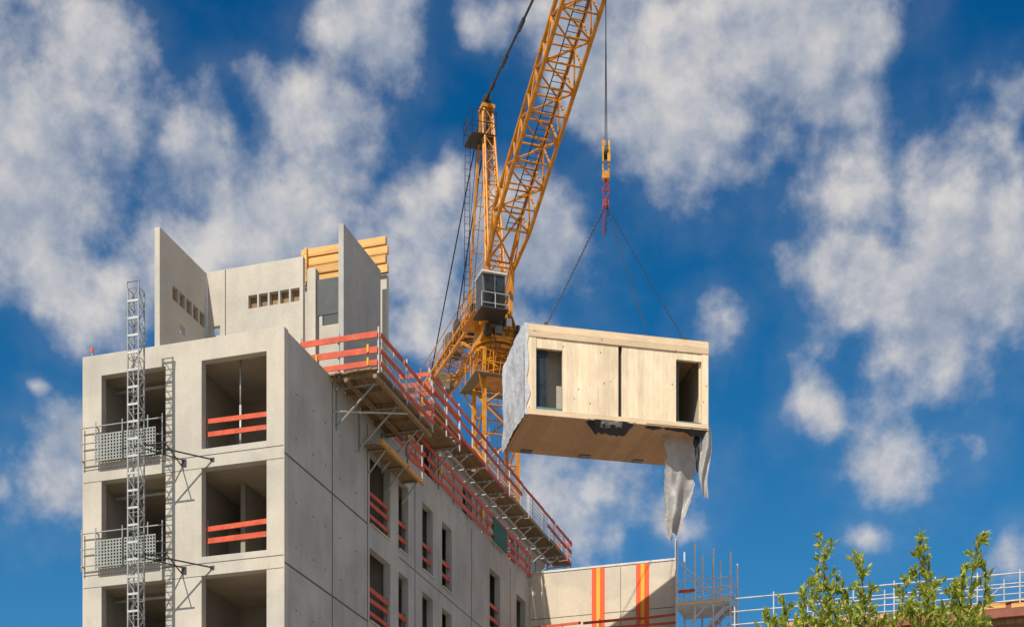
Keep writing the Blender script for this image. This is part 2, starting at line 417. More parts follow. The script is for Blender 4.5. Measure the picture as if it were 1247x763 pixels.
T=Thing("timber_formwork","stacked orange timber formwork beams on a wall top","formwork",(-1.7,8.3,29.1),FB)
for i in range(4):
    x0=-3.3+.09*(i%2); x1=-.12+.06*((i+1)%2)
    T.part("board",MB().box((x0,8.10-.03*(i%2),29.1+i*.31),(x1,8.22,29.1+i*.31+.27)),M_yplank,.012)
T.part("batten",MB().box((-3.05,7.98,29.15),(-2.96,8.06,30.3)),M_yplank,.005)

# ------------------------------------------------------------------ platform near corner
T=Thing("work_platform","timber bracket platform with red guard boards at roof level","scaffold platform",(.8,5.5,23.6),FB)
mb=MB()
for i in range(8): mb.box((.02+i*.2,3.2+random.uniform(-.12,.05),23.55),(.02+i*.2+.19,7.9+random.uniform(-.05,.15),23.6))
T.part("deck",mb,M_deck)
for y in (3.3,4.4,5.6,6.8,7.75):
    T.part("joist",MB().box((.0,y-.04,23.42),(1.62,y+.04,23.548)),M_deck)
for y in (3.7,5.5,7.4):
    mb=MB(); mb.cyl((.02,y,22.2),(1.3,y,23.4),.035,8); mb.cyl((.03,y,22.1),(.03,y,23.4),.03,8); mb.cyl((.02,y,23.36),(1.6,y,23.36),.035,8)
    T.part("bracket",mb,M_steel)
T.part("prop",MB().cyl((.02,3.5,22.6),(1.5,5.9,23.3),.03,8),M_lsteel)
T.part("bearer",MB().box((1.45,3.15,23.30),(1.57,7.95,23.415)),M_deck); T.part("bearer",MB().box((.5,3.15,23.30),(.62,7.95,23.415)),M_deck)
guard(T,(-.96,3.2),(1.6,3.2),23.6,(.15,.55,1.0),.17,.035,1.25)
guard(T,(1.62,3.2),(1.62,7.9),23.6,(.12,.55,1.0),.14,.035,1.2,seg=(1.4,2.6),drop=.15)
meshpanel(T,1.60,3.3,7.8,23.65,24.65)
for c in ((1.3,3.12,24.2),(1.3,3.12,23.8),(-.4,3.12,24.1),(1.7,6.7,24.0)):
    T.part("clamp",MB().box(Vector(c)-Vector((.03,.03,.12)),Vector(c)+Vector((.03,.03,.12))),M_yelp)

T=Thing("work_platform","narrow lower timber platform with yellow edge beam below the roof","scaffold platform",(.4,7.2,22.6),FB)
mb=MB()
for i in range(3): mb.box((.02+i*.2,6.0+random.uniform(-.2,.1),22.45),(.21+i*.2,9.4,22.5))
T.part("deck",mb,M_deck)
T.part("edge_beam",MB().box((.64,5.7,22.36),(.74,9.5,22.52)),M_yplank)
for y in (6.3,7.9,9.2):
    T.part("bracket",MB().cyl((.02,y,21.7),(.6,y,22.4),.03,8).cyl((.0,y,22.41),(.8,y,22.41),.03,8),M_steel)
guard(T,(.70,8.0),(.70,9.4),22.5,(.3,.8),.14,.03,1.4)

# ------------------------------------------------------------------ lower roof edge rail
T=Thing("guard_rail","long red guard rail along the roof edge","guard rail",(0,16,23.6),FB)
guard(T,(.02,8.0),(.02,24.2),23.62,(.12,.52,.95),.17,.03,1.6,off=.05,jit=.03,drop=.04)
for y in (9.6,12.8,17.6):
    T.part("clamp",MB().box((.10,y-.1,24.0),(.16,y+.1,24.35)),M_yelp)
T=Thing("net_panel","dark green net panel hung on the guard rail","net",(.0,19.6,23.8),FB)
T.part("net",MB().box((.12,18.9,23.55),(.15,20.6,24.5)),M_green)
T=Thing("work_platform","long roof-edge work platform with red boards and steel brackets","scaffold platform",(-.4,21,26.4),FB)
y=12.0
while y<30.5:
    e=min(30.9,y+random.uniform(2.6,3.4)); dz=random.uniform(-.07,.07)
    mb=MB()
    for i in range(4): mb.box((-.78+i*.2,y+random.uniform(-.1,.1),26.2+dz),(-.78+i*.2+.185,e+random.uniform(-.1,.02),26.24+dz))
    T.part("deck",mb,M_deck)
    T.part("edge_board",MB().box((.02,y+.05,26.17+dz),(.055,e-.1,26.32+dz)),M_red if random.random()<.6 else M_deck)
    if random.random()<.5: meshpanel(T,.03,y+.2,e-.2,26.4,27.2)
    y=e+.03
for i in range(14):
    y=12.3+i*1.4
    T.part("bracket",MB().cyl((-1.18,y,25.3),(-.1,y,26.08),.03,6).cyl((-1.18,y,26.1),(.05,y,26.1),.03,6).cyl((-1.17,y,25.2),(-1.17,y,26.08),.03,6),M_lsteel)
guard(T,(0,12.0),(0,30.9),26.3,(.5,.95),.15,.03,1.6,jit=.04,drop=.10,seg=(1.5,3.2))
guard(T,(-1.15,12.0),(0,12.0),26.25,(.3,.7,1.05),.16,.035,1.1)
guard(T,(-1.15,30.9),(0,30.9),26.25,(.1,.5,1.0),.16,.035,1.1)
T=Thing("work_platform","short red-railed platform bridging two roof levels","scaffold platform",(.8,9.2,24.2),FB)
mb=MB()
for i in range(6): mb.box((-.3+i*.2,9.8,24.75),(-.3+i*.2+.19,12.6,24.8))
T.part("deck",mb,M_deck)
for y in (10.0,12.3):
    T.part("bracket",MB().cyl((-.3,y,24.7),(.9,y,24.7),.035,6).cyl((-.05,y,23.6),(-.05,y,24.7),.035,6).cyl((-.05,y,23.7),(.8,y,24.68),.03,6),M_steel)
guard(T,(-.3,9.8),(.9,9.8),24.8,(.1,.5,.95),.17,.035,1.1)
guard(T,(.92,9.8),(.92,12.6),24.8,(.1,.5,.95),.14,.035,1.3)

# ------------------------------------------------------------------ beige wing
T=Thing("plastered_building","beige rendered building wing with orange and red vertical stripes","building",(0,29,0),FB)
T.part("wall",MB().box((-6.6,24.32,0),(6.34,24.62,23.85)),M_plaster,.01)
T.part("rear_block",MB().box((-6.6,24.622,0),(-1.0,34,23.5)),M_plaster,.01)
T.part("coping",MB().box((-.02,24.29,23.852),(6.4,24.66,23.94)),M_white,.01)
T.part("joint",MB().box((3.98,24.314,0),(4.0,24.33,23.8)).box((.0,24.314,21.9),(6.3,24.33,21.925)),M_joint)
for x in (2.74,4.66):
    T.part("stripe",MB().box((x,24.305,15),(x+.20,24.33,23.84)),M_redstripe,label="red outer stripe")
    T.part("stripe",MB().box((x+.202,24.305,15),(x+.36,24.33,23.84)),M_orange)
    T.part("stripe",MB().box((x+.362,24.305,15),(x+.56,24.33,23.84)),M_redstripe,label="red outer stripe")
T.part("corner_post",MB().box((6.345,24.2,0),(6.41,24.27,24.7)),M_white)
T=Thing("guard_rail","dark red rail fixed along the beige wall","guard rail",(3,23.4,21),FB)
guard(T,(.1,23.3),(6.6,23.3),20.45,(.5,.8),.10,.04,1.6,posth=.9)
T.part("bracket",MB().box((.1,23.25,20.15),(6.6,23.32,20.23)),M_dsteel)
for x in (1,5): T.part("bracket",MB().box((x,23.32,20.15),(x+.08,24.31,20.23)),M_dsteel)

# ------------------------------------------------------------------ scaffold stair tower
T=Thing("scaffold_stair_tower","galvanised steel scaffold stair tower with open landings","scaffold",(7.9,23.6,0),FB)
xs=(6.75,7.5,8.25,8.95); ys=(22.6,24.2)
for i,x in enumerate(xs):
    for y in ys: T.part("standard",MB().cyl((x,y,0),(x,y,(24.1,23.9,23.6,23.4)[i]),.042,8),M_ssteel)
mb=MB()
for k in range(12):
    z=k*2+1.35
    if z>22.5: continue
    for y in ys:
        for h in (0,.35,.7,1.05): mb.cyl((xs[0],y,z+h),(xs[3],y,z+h),.028,6)
        if k<11: mb.cyl((xs[0 if k%2 else 3],y,z),(xs[3 if k%2 else 0],y,z+1.9),.026,6)
    for x in xs:
        for h in (0,.5,1): mb.cyl((x,ys[0],z+h),(x,ys[1],z+h),.026,6)
    a,b_=(xs[0]+.1,xs[3]-.1) if k%2 else (xs[3]-.1,xs[0]+.1)
    if k<10:
        st=MB(); st.beam((a,ys[0]+.12,z),(b_,ys[0]+.12,z+2),.04,.16); st.beam((a,ys[0]+.7,z),(b_,ys[0]+.7,z+2),.04,.16)
        for i in range(9):
            t=(i+.5)/9; st.box((a+(b_-a)*t-.12,ys[0]+.14,z+2*t-.015),(a+(b_-a)*t+.12,ys[0]+.68,z+2*t+.015))
        st.cyl((a,ys[0]+.08,z+.9),(b_,ys[0]+.08,z+2.9),.026,6)
        T.part("stair",st,M_ssteel)
    T.part("landing",MB().box((xs[0]+.03,ys[0]+.1,z-.07),(xs[3]-.03,ys[1]-.03,z)),M_ssteel)
    T.part("toe_board",MB().box((xs[0],ys[0]-.07,z+.02),(xs[3],ys[0]-.045,z+.19)),M_cltz)
T.part("tube_frame",mb,M_ssteel)
T.part("guard_board",MB().box((xs[0]+.1,ys[0]-.10,21.9),(xs[1],ys[0]-.075,22.03)),M_red)

# ------------------------------------------------------------------ right low building
T=Thing("red_roofed_building","low building with dark reddish brown scaffolded roof edge","building",(17,26,0),FB)
T.part("wall",MB().box((9.8,20.3,0),(27,32,18.9)),M_brown)
T.part("fascia",MB().box((9.6,20.0,18.902),(27.2,32.2,19.05)),M_deck,.01)
T.part("roof",MB().box((9.4,19.7,19.052),(27.4,32.4,19.36)).add([(9.4,19.7,19.362),(27.4,19.7,19.362),(27.4,32.4,19.362),(9.4,32.4,19.362),(10.4,23,20.0),(26.4,23,20.0),(26.4,30,20.0),(10.4,30,20.0)],[(0,1,5,4),(1,2,6,5),(2,3,7,6),(3,0,4,7),(4,5,6,7)]),M_redroof,.01)
T.part("raised_edge",MB().beam((14.5,21.6,19.45),(27,21.6,20.35),.5,.6),M_redroof,.01,label="raised reddish brown roof edge")
T.part("edge_strip",MB().beam((14.5,21.3,19.70),(27,21.3,20.60),.04,.08),M_yplank,.005)
T=Thing("roof_railing","galvanised tube railing on the low roof edge","railing",(17,19.9,19.2),FB)
for h in (.3,.8,1.3): T.part("rail",MB().cyl((9.5,19.85,19.36+h),(27,19.85,19.36+h),.03,6),M_lsteel)
for i in range(12):
    x=9.6+i*1.5
    T.part("post",MB().cyl((x,19.85,19.37),(x,19.85,20.8),.032,6).cyl((x,19.85,20.0),(x,20.8,19.6),.022,6),M_lsteel)
for i in range(7): T.part("toe_board",MB().beam((11.4+i*2.1,19.8,19.48),(13.3+i*2.1,19.8,19.5),.03,.16),M_yplank)
T=Thing("roof_railing","second galvanised railing further back on the red roof","railing",(20,22.5,19.8),FB)
for h in (.3,.9,1.3): T.part("rail",MB().cyl((12,22.9,19.9+h),(26,22.9,19.9+h),.028,6),M_lsteel)
for i in range(10): T.part("post",MB().cyl((12+i*1.5,22.9,19.9),(12+i*1.5,22.9,21.4),.028,6),M_lsteel)
for i in range(4): T.part("brace",MB().cyl((15+i*3,22.9,19.95),(16.5+i*3,22.9,21.2),.022,6),M_lsteel)

# ------------------------------------------------------------------ crane
C=Thing("tower_crane","yellow luffing tower crane lifting a module above the building","crane",(0,0,0),FU)
mb=MB(); w=.78
mb.lattice([(-w,-w,0),(w,-w,0),(w,w,0),(-w,w,0)],[(-w,-w,33.5),(w,-w,33.5),(w,w,33.5),(-w,w,33.5)],26,.08,.045,sq=True,xb=False)
C.part("mast",mb,M_yel)
mb=MB()
for s in (-.2,.2): mb.cyl((s,.3,0),(s,.3,33.5),.02,5)
for i in range(110): mb.cyl((-.2,.3,.3*i+.2),(.2,.3,.3*i+.2),.012,4,cap=False)
C.part("ladder",mb,M_steel)
mb=MB()
mb.box((-.85,-.85,33.5),(.85,.85,33.6)); 
mb.lattice([(-.8,-.8,33.6),(.8,-.8,33.6),(.8,.8,33.6),(-.8,.8,33.6)],[(-.75,-.75,34.75),(.75,-.75,34.75),(.75,.75,34.75),(-.75,.75,34.75)],2,.07,.045,sq=True,xb=True)
mb.cyl((0,0,34.2),(0,0,34.75),.6,20); mb.cyl((0,0,34.75),(0,0,34.9),.98,28); mb.cyl((0,0,34.9),(0,0,35.02),.84,28); mb.cyl((0,0,35.02),(0,0,35.14),1.0,28)
for i in range(28):
    a=2*math.pi*i/28; mb.cyl((.92*math.cos(a),.92*math.sin(a),34.68),(.92*math.cos(a),.92*math.sin(a),34.75),.03,5)
for i in range(12):
    a=2*math.pi*i/12; mb.beam((.97*math.cos(a),.97*math.sin(a),34.76),(.84*math.cos(a),.84*math.sin(a),35.03),.03,.06)
C.part("slewing_ring",mb,M_yel,.01)
mb=MB()
R=((-1.3,-1.2),(1.15,-1.2),(1.15,1.2),(-1.3,1.2))
for i in range(4):
    a=R[i]; b_=R[(i+1)%4]
    for h in (.5,1.0): mb.cyl((*a,33.45+h),(*b_,33.45+h),.02,6)
    for j in range(4):
        x=a[0]+(b_[0]-a[0])*j/3; y=a[1]+(b_[1]-a[1])*j/3; mb.cyl((x,y,33.4),(x,y,34.45),.02,6)
for i in range(9):
    x=-1.3+i*.27
    mb.cyl((x,-1.2,33.43),(x+.15,-1.2,34.45),.012,4,cap=False)
for s in (-1,1):
    for u in (-1,1): mb.beam((s*.8,u*.8,32.6),(s*1.15,u*1.15,33.4),.07)
C.part("handrail",mb,M_yel)
C.part("service_platform",MB().box((-1.33,-1.23,33.42),(1.18,-.87,33.45)).box((-1.33,.87,33.42),(1.18,1.23,33.45)).box((-1.33,-.86,33.42),(-.87,.86,33.45)).box((.87,-.86,33.42),(1.18,.86,33.45)),M_cw)
mb=MB()
mb.add([(-.9,-.85,35.15),(.9,-.85,35.15),(.9,.9,35.15),(-.9,.9,35.15),(-.6,-.6,36.3),(.6,-.6,36.3),(.65,1.0,36.3),(-.65,1.0,36.3)],[(0,3,2,1),(4,5,6,7),(0,1,5,4),(1,2,6,5),(2,3,7,6),(3,0,4,7)])
for s in (-1,1):
    mb.add([(s*.42,-.6,36.3),(s*.6,-.6,36.3),(s*.6,.9,36.3),(s*.42,.9,36.3),(s*.5,-.8,38.7),(s*.66,-.8,38.7),(s*.66,-.3,38.7),(s*.5,-.3,38.7)],[(0,3,2,1),(4,5,6,7),(0,1,5,4),(1,2,6,5),(2,3,7,6),(3,0,4,7)])
    mb.beam((s*.85,-.9,35.2),(s*.55,-.68,36.3),.06,.1)
    mb.beam((s*.3,-.9,35.2),(s*.2,-.68,36.3),.05,.08)
    mb.beam((s*.6,.9,36.3),(s*.6,2.6,37.4),.12,.16); mb.beam((s*.6,.9,35.3),(s*.6,3.4,36.8),.10,.12)
mb.box((-.9,-.95,35.16),(.9,-.87,35.28)); mb.box((-.75,-.86,35.65),(.75,-.78,35.73))
C.part("turntable",mb,M_yel,.012)
for x in (-.7,.72): C.part("gear_motor",MB().cyl((x,-1.02,35.15),(x,-1.02,35.6),.12,14).cyl((x,-1.02,35.6),(x,-1.02,35.8),.085,12),M_dsteel,.01)
C.part("cable_box",MB().box((-.35,-1.0,35.35),(0,-.88,35.7)),M_grey,.01)
C.part("cable_box",MB().box((.2,-.98,35.75),(.45,-.8,36.1)),M_white,.01)
C.part("cable_box",MB().box((-1.1,.0,36.3),(-.75,.6,37.0)),M_dsteel,.01)
C.part("access_hatch",MB().box((-.16,-.84,35.75),(.16,-.70,36.15)),M_dsteel,.01)
for i in range(6):
    mb=MB(); pv=None
    for k in range(9):
        t=k/8; p=Vector((-.6+.22*i+.07*math.sin(6*t+i),-.98-.05*math.sin(5*t+i)+.15*t,34.6+1.9*t))
        if pv is not None: mb.cyl(pv,p,.018,5)
        pv=p
    C.part("hose",mb,M_dsteel)
mb=MB()
mb.box((-1.3,-.9,36.25),(-.65,1.2,36.28))
for (a,b_) in (((-1.3,-.9),(-1.3,1.2)),((-1.3,1.2),(-.6,1.2)),((-1.3,-.9),(-1.0,-.9))):
    for h in (.5,1.0): mb.cyl((*a,36.28+h),(*b_,36.28+h),.018,6)
    for j in range(4):
        x=a[0]+(b_[0]-a[0])*j/3; y=a[1]+(b_[1]-a[1])*j/3; mb.cyl((x,y,36.2),(x,y,37.3),.018,6)
C.part("side_platform",mb,M_yel)
mb=MB()
mb.lattice([(-.62,.8,36.85),(.62,.8,36.85),(.62,.8,37.5),(-.62,.8,37.5)],[(-.62,9.6,36.95),(.62,9.6,36.95),(.62,9.6,37.4),(-.62,9.6,37.4)],8,.065,.035,sq=True)
C.part("counter_jib",mb,M_yel)
mb=MB()
for s in (-.85,.8):
    for h in (.5,1.0): mb.cyl((s,1,37.1+h),(s,9.6,37.0+h),.02,6)
    for i in range(7): mb.cyl((s,1+i*1.43,36.9),(s,1+i*1.43,38.1),.022,6)
C.part("handrail",mb,M_yel)
for i in range(3): C.part("counterweight",MB().box((-.4,8.3+i*.42,36.7),(.4,8.66+i*.42,37.5)),M_cw,.03)
C.part("winch",MB().cyl((-.4,4.6,37.9),(.4,4.6,37.9),.38,18).cyl((-.5,4.6,37.9),(-.4,4.6,37.9),.5,18).cyl((.4,4.6,37.9),(.5,4.6,37.9),.5,18).box((-.6,4.2,37.45),(.6,5.0,37.55)),M_dsteel)
C.part("electric_cabinet",MB().box((-.5,5.9,37.5),(.3,6.8,38.4)),M_grey,.03)
C.part("luffing_motor",MB().cyl((-.4,2.6,37.75),(.35,2.6,37.75),.26,14).box((-.5,2.35,37.5),(.5,2.85,37.58)),M_dsteel)
mb=MB()
mb.lattice([(-.38,-.22,38.5),(.38,-.22,38.5),(.38,.22,38.5),(-.38,.22,38.5)],[(-.2,1.1,46.6),(.2,1.1,46.6),(.2,1.3,46.6),(-.2,1.3,46.6)],11,.055,.026)
for s in (-1,1):
    mb.beam((s*.45,2.8,37.5),(s*.22,1.5,46.6),.09,.09)
for k in range(9):
    t=k/9; t2=(k+1)/9
    a=Vector((-.45,2.8,37.5)).lerp(Vector((-.22,1.5,46.6)),t); b_=Vector((.45,2.8,37.5)).lerp(Vector((.22,1.5,46.6)),t2)
    c=Vector((.45,2.8,37.5)).lerp(Vector((.22,1.5,46.6)),t)
    mb.cyl(a,b_,.024,5); mb.cyl(a,c,.024,5)
mb.box((-.3,1.0,46.55),(.3,1.6,46.72))
C.part("a_frame",mb,M_yel)
for z,x0 in ((45.2,-.85),):
    mb=MB()
    mb.box((x0,.8,z-.04),(.3,2.1,z))
    for (a,b_) in (((x0,.8),(.3,.8)),((.3,.8),(.3,2.1)),((.3,2.1),(x0,2.1)),((x0,2.1),(x0,.8))):
        for h in (.5,1.05): mb.cyl((*a,z+h),(*b_,z+h),.018,6)
        for i in range(3): mb.cyl((a[0]+(b_[0]-a[0])*i/2,a[1]+(b_[1]-a[1])*i/2,z),(a[0]+(b_[0]-a[0])*i/2,a[1]+(b_[1]-a[1])*i/2,z+1.05),.018,6)
    C.part("top_platform",mb,M_dsteel)
C.part("sheave",MB().cyl((-.12,1.3,46.95),(.12,1.3,46.95),.3,18),M_dsteel)
C.part("sheave",MB().cyl((-.26,1.7,46.6),(-.18,1.7,46.6),.25,16),M_dsteel)
mb=MB()
for s in (-.84,-.6): mb.cyl((s,2.1,38),(s,1.9,46.2),.016,5)
for i in range(26): mb.cyl((-.84,2.1-.0075*i,38.2+i*.31),(-.6,2.1-.0075*i,38.2+i*.31),.012,4,cap=False)
C.part("ladder",mb,M_dsteel)
# jib
P0=Vector((0,-.55,38.35)); TIP=Vector((0,-13.4,45.1)); d=(TIP-P0).normalized(); up=Vector((1,0,0)).cross(d).normalized()
if up.z<0: up=-up
X=Vector((1,0,0))
def sec(c,w,h): return [c-X*w,c+X*w,c+X*w*.82+up*h,c-X*w*.82+up*h]
L=(TIP-P0).length
S0=P0+d*.2; S1=P0+d*2.0; S2=P0+d*(L-1.0); S3=TIP+d*.3
mb=MB()
mb.lattice(sec(S0,.62,.35),sec(S1,.8,1.25),1,.09,.045)
mb.lattice(sec(S1,.8,1.25),sec(S2,.8,1.25),11,.092,.042)
mb.lattice(sec(S2,.8,1.25),sec(S3,.5,.9),1,.09,.045)
for k in range(0,12,2):
    c=S1.lerp(S2,k/11)
    for s in (-1,1): mb.beam(c+X*s*.81-d*.18,c+X*s*.81+d*.18,.03,.26,up=up)
C.part("jib",mb,M_yel)
mb=MB()
for s in (-.25,.25): mb.cyl(S1+X*s+up*.12,S2+X*s+up*.12,.024,5)
for k in range(46): 
    c=S1.lerp(S2,k/46)+up*.12; mb.cyl(c-X*.25,c+X*.25,.018,4,cap=False)
C.part("walkway",mb,M_dsteel)
HT=Vector((0,-13.3,45.0))
C.part("sheave",MB().cyl(HT-X*.12+Vector((0,0,.25)),HT+X*.12+Vector((0,0,.25)),.35,18),M_dsteel)
PA=S2+up*2.0-X*.75
mb=MB()
A=Vector((-.1,1.2,46.9)); B=PA
mb.cyl(A,B,.055,8); e=(B-A).normalized()
for t in (.03,.10,.24,.27,.45,.48,.7): 
    q=A.lerp(B,t); mb.beam(q-e*.22,q+e*.22,.12,.17)
mb.box(A-Vector((.12,.12,.15)),A+Vector((.12,.12,.15)))
C.part("pendant_bar",mb,M_dsteel)
mb=MB()
for s in (-.6,-.75,-.9): mb.beam(S2+up*1.25+X*s,PA,.08)
mb.beam(S2+up*1.25+X*.6,PA+X*.16,.08)
C.part("jib_strut",mb,M_yel)
ropes=[]
for s in (-.2,0,.2): ropes.append(((s,1.6,46.8),(s*1.2,4.6,38.2),.014))
for s in (-.45,.45): ropes.append(((s*.4,1.5,46.6),(s,9.3,37.5),.03))
ropes.append((HT+Vector((-.09,-.30,.25)),HT+Vector((-.09,-.15,-8.2)),.018)); ropes.append((HT+Vector((.09,.30,.25)),HT+Vector((.09,.1,-8.2)),.018))
for a,b_,r in ropes: C.part("wire_rope",MB().cyl(a,b_,r,6),M_rope)
# cab
cx0,cx1=-1.3,-.25; cz=35.85
def cabz(z): return cz+z*.92
cab=MB().add([(cx0,-2.05,cabz(0)),(cx1,-2.05,cabz(0)),(cx1,-1.2,cabz(0)),(cx0,-1.2,cabz(0)),(cx0,-2.22,cabz(.7)),(cx1,-2.22,cabz(.7)),(cx1,-1.2,cabz(.7)),(cx0,-1.2,cabz(.7)),(cx0,-2.1,cabz(1.6)),(cx1,-2.1,cabz(1.6)),(cx1,-1.2,cabz(1.6)),(cx0,-1.2,cabz(1.6))],
 [(0,3,2,1),(0,1,5,4),(1,2,6,5),(2,3,7,6),(3,0,4,7),(4,5,9,8),(5,6,10,9),(6,7,11,10),(7,4,8,11),(8,9,10,11)])
cabo=C.part("cab",cab,M_cabp,.03)
C.part("window",MB().add([(cx0+.08,-2.245,cabz(.76)),(cx1-.08,-2.245,cabz(.76)),(cx1-.08,-2.15,cabz(1.5)),(cx0+.08,-2.15,cabz(1.5))],[(0,1,2,3)]),M_glass,parent=cabo)
C.part("window",MB().add([(cx0+.08,-2.10,cabz(.1)),(cx1-.08,-2.10,cabz(.1)),(cx1-.08,-2.225,cabz(.62)),(cx0+.08,-2.225,cabz(.62))],[(0,1,2,3)]),M_glass,parent=cabo)
C.part("window",MB().add([(cx1+.006,-2.0,cabz(.6)),(cx1+.006,-1.3,cabz(.6)),(cx1+.006,-1.3,cabz(1.5)),(cx1+.006,-2.0,cabz(1.5))],[(0,1,2,3)]),M_glass,parent=cabo)
C.part("window_bar",MB().box(((cx0+cx1)/2-.02,-2.29,cabz(.1)),((cx0+cx1)/2+.02,-2.265,cabz(1.45))),M_grey,parent=cabo)
C.part("cab_roof",MB().box((cx0-.06,-2.25,cabz(1.61)),(cx1+.06,-1.15,cabz(1.70))),M_white,.02,parent=cabo)
C.part("cab_floor",MB().box((cx0-.1,-2.35,cabz(-.12)),(cx1+.1,-1.0,cabz(-.04))),M_dsteel,.01,parent=cabo)
mb=MB()
for z in (.1,.6): mb.cyl((cx0-.1,-2.37,cabz(z)),(cx1+.1,-2.37,cabz(z)),.018,6); mb.cyl((cx1+.1,-2.37,cabz(z)),(cx1+.1,-1.1,cabz(z)),.018,6)
for x in (cx0-.1,(cx0+cx1)/2,cx1+.1): mb.cyl((x,-2.37,cabz(-.1)),(x,-2.37,cabz(.6)),.018,6)
C.part("cab_rail",mb,M_lsteel,parent=cabo)
C.part("cab_support",MB().box((-1.0,-1.15,35.7),(-.7,-.75,36.6)),M_yel,.01)

# ------------------------------------------------------------------ hook block
AP=FM@Vector((3.45,1.65,0)); HX,HY=AP.x,AP.y
H=Thing("hook_block","yellow crane hook block hanging from steel ropes","hook",(HX,HY,36.3),ID)
z0=37.1
for s in (-.11,.11):
    H.part("side_plate",MB().add([(HX+s-.02,HY-.1,z0),(HX+s+.02,HY-.1,z0),(HX+s+.02,HY+.1,z0),(HX+s-.02,HY+.1,z0),
      (HX+s-.02,HY-.24,z0-.4),(HX+s+.02,HY-.24,z0-.4),(HX+s+.02,HY+.24,z0-.4),(HX+s-.02,HY+.24,z0-.4),
      (HX+s-.02,HY-.14,z0-1.15),(HX+s+.02,HY-.14,z0-1.15),(HX+s+.02,HY+.14,z0-1.15),(HX+s-.02,HY+.14,z0-1.15)],
      [(0,1,2,3),(0,4,5,1),(1,5,6,2),(2,6,7,3),(3,7,4,0),(4,8,9,5),(5,9,10,6),(6,10,11,7),(7,11,8,4),(8,11,10,9)]),M_yelp,.01)
H.part("sheave",MB().cyl((HX-.07,HY,z0-.4),(HX+.07,HY,z0-.4),.24,18),M_dsteel)
H.part("guard_plate",MB().box((HX-.16,HY-.2,z0-.5),(HX-.03,HY-.17,z0-.05)).box((HX+.04,HY-.2,z0-.85),(HX+.16,HY-.17,z0-.3)),M_yel,.01)
H.part("cross_head",MB().box((HX-.14,HY-.12,z0-1.42),(HX+.14,HY+.12,z0-1.12)),M_yel,.03)
H.part("warning_band",MB().box((HX-.15,HY-.26,z0-.95),(HX+.15,HY-.24,z0-.86)),M_dsteel)
mb=MB(); prev=Vector((HX,HY,z0-1.42)); pts=[Vector((HX,HY,z0-1.56))]
for i in range(11):
    a=math.radians(80-i*26); pts.append(Vector((HX-.02+.13*math.cos(a),HY,z0-1.71+.13*math.sin(a))))
for i,p in enumerate(pts): mb.cyl(prev,p,.042-.002*i,8); prev=p
H.part("hook",mb,M_redp,smooth=True)

def chain(mb,p,q,ll=.13,r=.008,wd=.025):
    p=Vector(p); q=Vector(q); L=(q-p).length; n=int(L/(ll*.75)); t=(q-p)/L
    a=t.cross(Vector((0,0,1))).normalized() if abs(t.z)<.98 else Vector((1,0,0)); b_=a.cross(t)
    for i in range(n):
        c=p+t*(L*(i+.5)/n)+Vector((0,0,-.04*math.sin(math.pi*(i+.5)/n)))
        s=a if i%2 else b_; nn=b_ if i%2 else a
        R=[]
        for k in range(8):
            an=2*math.pi*k/8; R.append(c+t*(ll/2*math.cos(an))+s*(wd*math.sin(an)))
        o=len(mb.v)
        for k in range(8):
            rad=(R[k]-c).normalized()
            for (u,v_) in ((1,0),(0,1),(-1,0),(0,-1)): mb.v.append(R[k]+rad*r*u+nn*r*v_)
        for k in range(8):
            k2=(k+1)%8
            for j in range(4):
                j2=(j+1)%4; mb.f.append((o+k*4+j,o+k*4+j2,o+k2*4+j2,o+k2*4+j))
    return mb
APX=Vector((HX,HY,34.75))
S=Thing("lifting_ring","dark red lifting shackle and ring below the hook","shackle",(HX,HY,35.0),ID)
mb=MB()
pv=None
for i in range(17):
    a=2*math.pi*i/16; p=Vector((HX+.10*math.cos(a),HY,35.22+.24*math.sin(a)))
    if pv is not None: mb.cyl(pv,p,.026,6)
    pv=p
S.part("ring",mb,M_redp,smooth=True)
for dx,dy in ((-.10,.0),(.09,.05),(-.02,-.08),(.04,.1)):
    S.part("shackle",MB().box((HX+dx-.025,HY+dy-.025,34.64),(HX+dx+.025,HY+dy+.025,34.97)),M_redp,.01)
S.part("loose_chain",chain(MB(),(HX-.05,HY-.05,34.8),(HX-.1,HY-.05,33.6),.16,.014,.035),M_redp)
S.part("loose_chain",chain(MB(),(HX+.06,HY,34.8),(HX-.02,HY,33.65),.16,.012,.032),M_chain)
tops=[(.8,.3),(.8,3.2),(6.1,3.2),(6.1,.3)]
for i,(x,y) in enumerate(tops):
    e=FM@Vector((x,y,29.3)); s=APX+Vector(((-.10,-.02,.05,.09)[i],(0,-.08,.1,.05)[i],-.1))
    K=Thing("lifting_chain","thin steel chain running from the hook to the module roof","chain",tuple(s),ID,"lifting chains")
    K.part("chain_links",chain(MB(),s,e),M_chain)
    K.part("end_hook",MB().box(e-Vector((.05,.05,.05)),e+Vector((.05,.05,.18))),M_dsteel,.01)

